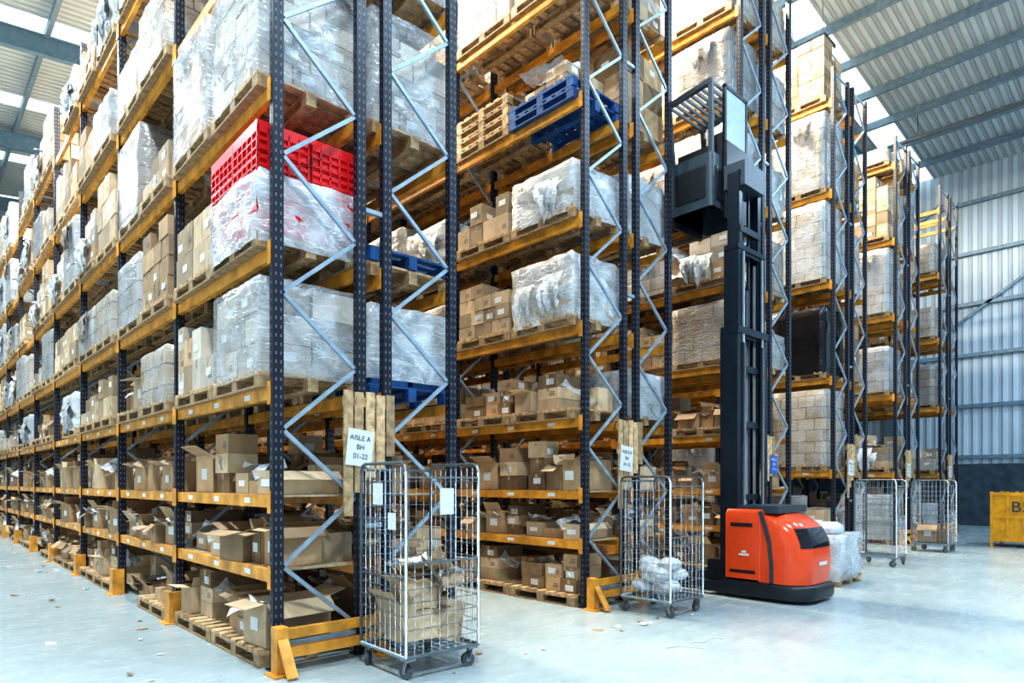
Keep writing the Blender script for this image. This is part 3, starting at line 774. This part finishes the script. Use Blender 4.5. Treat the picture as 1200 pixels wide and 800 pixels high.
# ---------------------------------------------------------------- building
XL, XR, YF, YB = -14.0, 27.0, -20.0, 36.0
EZ, RX, RZ = 13.4, 6.5, 15.3
b = MB(); box(b, XL, XR, YF, YB, -.2, 0, 'floor'); b.obj('floor')
b = MB(); box(b, XR, XR+.15, YF, YB, 2.3, EZ+.3, 'wallclad'); box(b, XR-.05, XR+.15, YF, YB, 0, 2.3, 'plinth'); b.obj('wall_right')
b = MB(); box(b, XL-.15, XL, YF, YB, 0, EZ+.3, 'wallclad'); b.obj('wall_left')
b = MB(); box(b, XL, XR, YB, YB+.15, 0, EZ, 'backclad'); quad(b, [[XL, YB, EZ], [XR, YB, EZ], [RX+.1, YB, RZ], [RX-.1, YB, RZ]], 'backclad'); b.obj('wall_back')
b = MB(); sl = MB()
def roofquad(mb, y0, y1, mat, dz=0):
    for xa, za, xb, zb in ((XL, EZ, RX, RZ), (RX, RZ, XR, EZ)):
        mb.add([[xa, y0, za+dz], [xb, y0, zb+dz], [xb, y1, zb+dz], [xa, y1, za+dz], [xa, y0, za+dz+.1], [xb, y0, zb+dz+.1], [xb, y1, zb+dz+.1], [xa, y1, za+dz+.1]], BF, mat)
y = YF; seg = 1.4
while y < YB:
    y1 = min(y+seg, YB); seg = 4.2; roofquad(b, y, y1, 'roofclad')
    if y1 < YB:
        roofquad(sl, y1, y1+.9, 'sky', .02)
        y = y1+.9
    else: y = YB
b.obj('ceiling'); sl.obj('rooflights')
p = MB()
def zr(x): return EZ+(RZ-EZ)*((x-XL)/(RX-XL) if x < RX else (XR-x)/(XR-RX))
x = XL+.8
while x < XR-.3:
    box(p, x-.03, x+.03, YF, YB-.05, zr(x)-.26, zr(x)-.05, 'girt'); box(p, x-.03, x+.09, YF, YB-.05, zr(x)-.28, zr(x)-.26, 'girt'); x += 1.75
p.obj('roof_purlins')
p = MB()
for y in np.arange(YF+1.5, YB, 7.2):
    for xa, xb in ((XL+.1, RX), (RX, XR-.3)):
        for dz, hw in ((-.30, .1), (-.85, .1)): bar(p, (xa, y, zr(xa)+dz), (xb, y, zr(xb)+dz), hw*2, .03, 'steelblue')
        bar(p, (xa, y, zr(xa)-.575), (xb, y, zr(xb)-.575), .02, .55, 'steelblue')
    for x in (XR-.42, XL+.25):
        box(p, x-.2, x+.2, y-.1, y+.1, 0, zr(x)-.3, 'steelblue')
p.obj('portal_frames')
p = MB()
for z in (2.5, 4.4, 6.3, 8.2, 10.1, 12.0): box(p, XR-.16, XR-.002, YF, YB, z, z+.13, 'girt')
for ya in (-5.7, 1.5, -12.9): bar(p, (XR-.12, ya, 12.3), (XR-.12, ya+7.2, 7.2), .08, .1, 'girt')
p.obj('wall_girts')
p = MB()
for xx in (-1.6, 22.0): tube(p, (xx, YF, zr(xx)-1.0), (xx, YB-.3, zr(xx)-1.0), .06, 'steel', 8)
for yy in np.arange(YF+3, YB, 6): 
    for xx in (-1.6, 22.0): tube(p, (xx, yy, zr(xx)-1.0), (xx, yy, zr(xx)-.1), .015, 'steel', 6)
p.obj('sprinkler_pipes')

t = MB(); rr = np.random.RandomState(5)
for i in range(55):
    x = rr.uniform(-1.6, -.2) if rr.rand() < .75 else rr.uniform(1, 5); yy = rr.uniform(-1, 16) if x < 0 else rr.uniform(-1.5, -.8)
    s = rr.uniform(.02, .08); crumple(t, (x, yy, .012), s, s*1.5, rot(0, 0, rr.uniform(0, 3)), .004, rr.choice(['label', 'carton']), 2, rr)
pts = [(3.1+.1*i+.06*math.sin(i*1.3), -1.9-.09*i*(1 if i < 4 else .2)+.05*math.sin(i*2.2), .006) for i in range(9)]
for a, b_ in zip(pts, pts[1:]): tube(t, a, b_, .004, 'label', 4)
t.obj('floor_litter')

# ---------------------------------------------------------------- lights
def lamp(x, y, z, power, col, size=1.0):
    e = bpy.data.objects.new('highbay_light', None); S.collection.objects.link(e)
    h = MB(); box(h, x-.35, x+.35, y-.6, y+.6, z+.03, z+.12, 'truckgrey'); box(h, x-.3, x+.3, y-.55, y+.55, z+.012, z+.03, 'lamp')
    for yy in (y-.4, y+.4): tube(h, (x, yy, z+.12), (x, yy, zr(x)-.2), .01, 'steel', 6)
    h.obj('housing', e)
    ld = bpy.data.lights.new('lamp', 'AREA'); ld.shape = 'RECTANGLE'; ld.size = .6; ld.size_y = 1.1; ld.energy = power; ld.color = col
    lo = bpy.data.objects.new('lamp', ld); S.collection.objects.link(lo); lo.location = (x, y, z); lo.parent = e
cool = (.85, .95, 1.0); warm = (1.0, .87, .66); blue = (.55, .77, 1.0)
for x in (-2.6, 3.05, 7.1, 11.2, 15.3):
    for y in ((-6.5, 1, 8, 15, 22) if x < 0 else (1.8, 8, 14, 20)):
        lamp(x, y, 13.0, (980 if y > 0 else 1150) if x < 0 else 1000, cool if x < 0 else warm)
for x in (5, 13, 21): lamp(x, -7.0, 13.0, 780, blue)  # added front lamps out of view, tinted to turn the right-hand floor bluish

w = bpy.data.worlds.new('world'); S.world = w; w.use_nodes = True
bg = w.node_tree.nodes['Background']; bg.inputs[0].default_value = (.60, .82, 1.0, 1); bg.inputs[1].default_value = .74

# ---------------------------------------------------------------- camera
cd = bpy.data.cameras.new('camera'); co = bpy.data.objects.new('camera', cd); S.collection.objects.link(co)
cd.sensor_width = 36; cd.lens = 766/1200*36; cd.shift_y = 165/1200; cd.clip_end = 200; cd.clip_start = .05
co.location = (-2.333, -5.493, 1.61); co.rotation_euler = (math.radians(90), 0, -math.atan2(.6849, .7287))
S.camera = co
S.view_settings.view_transform = 'Standard'
try: S.view_settings.look = 'Medium High Contrast'
except Exception: S.view_settings.look = 'None'
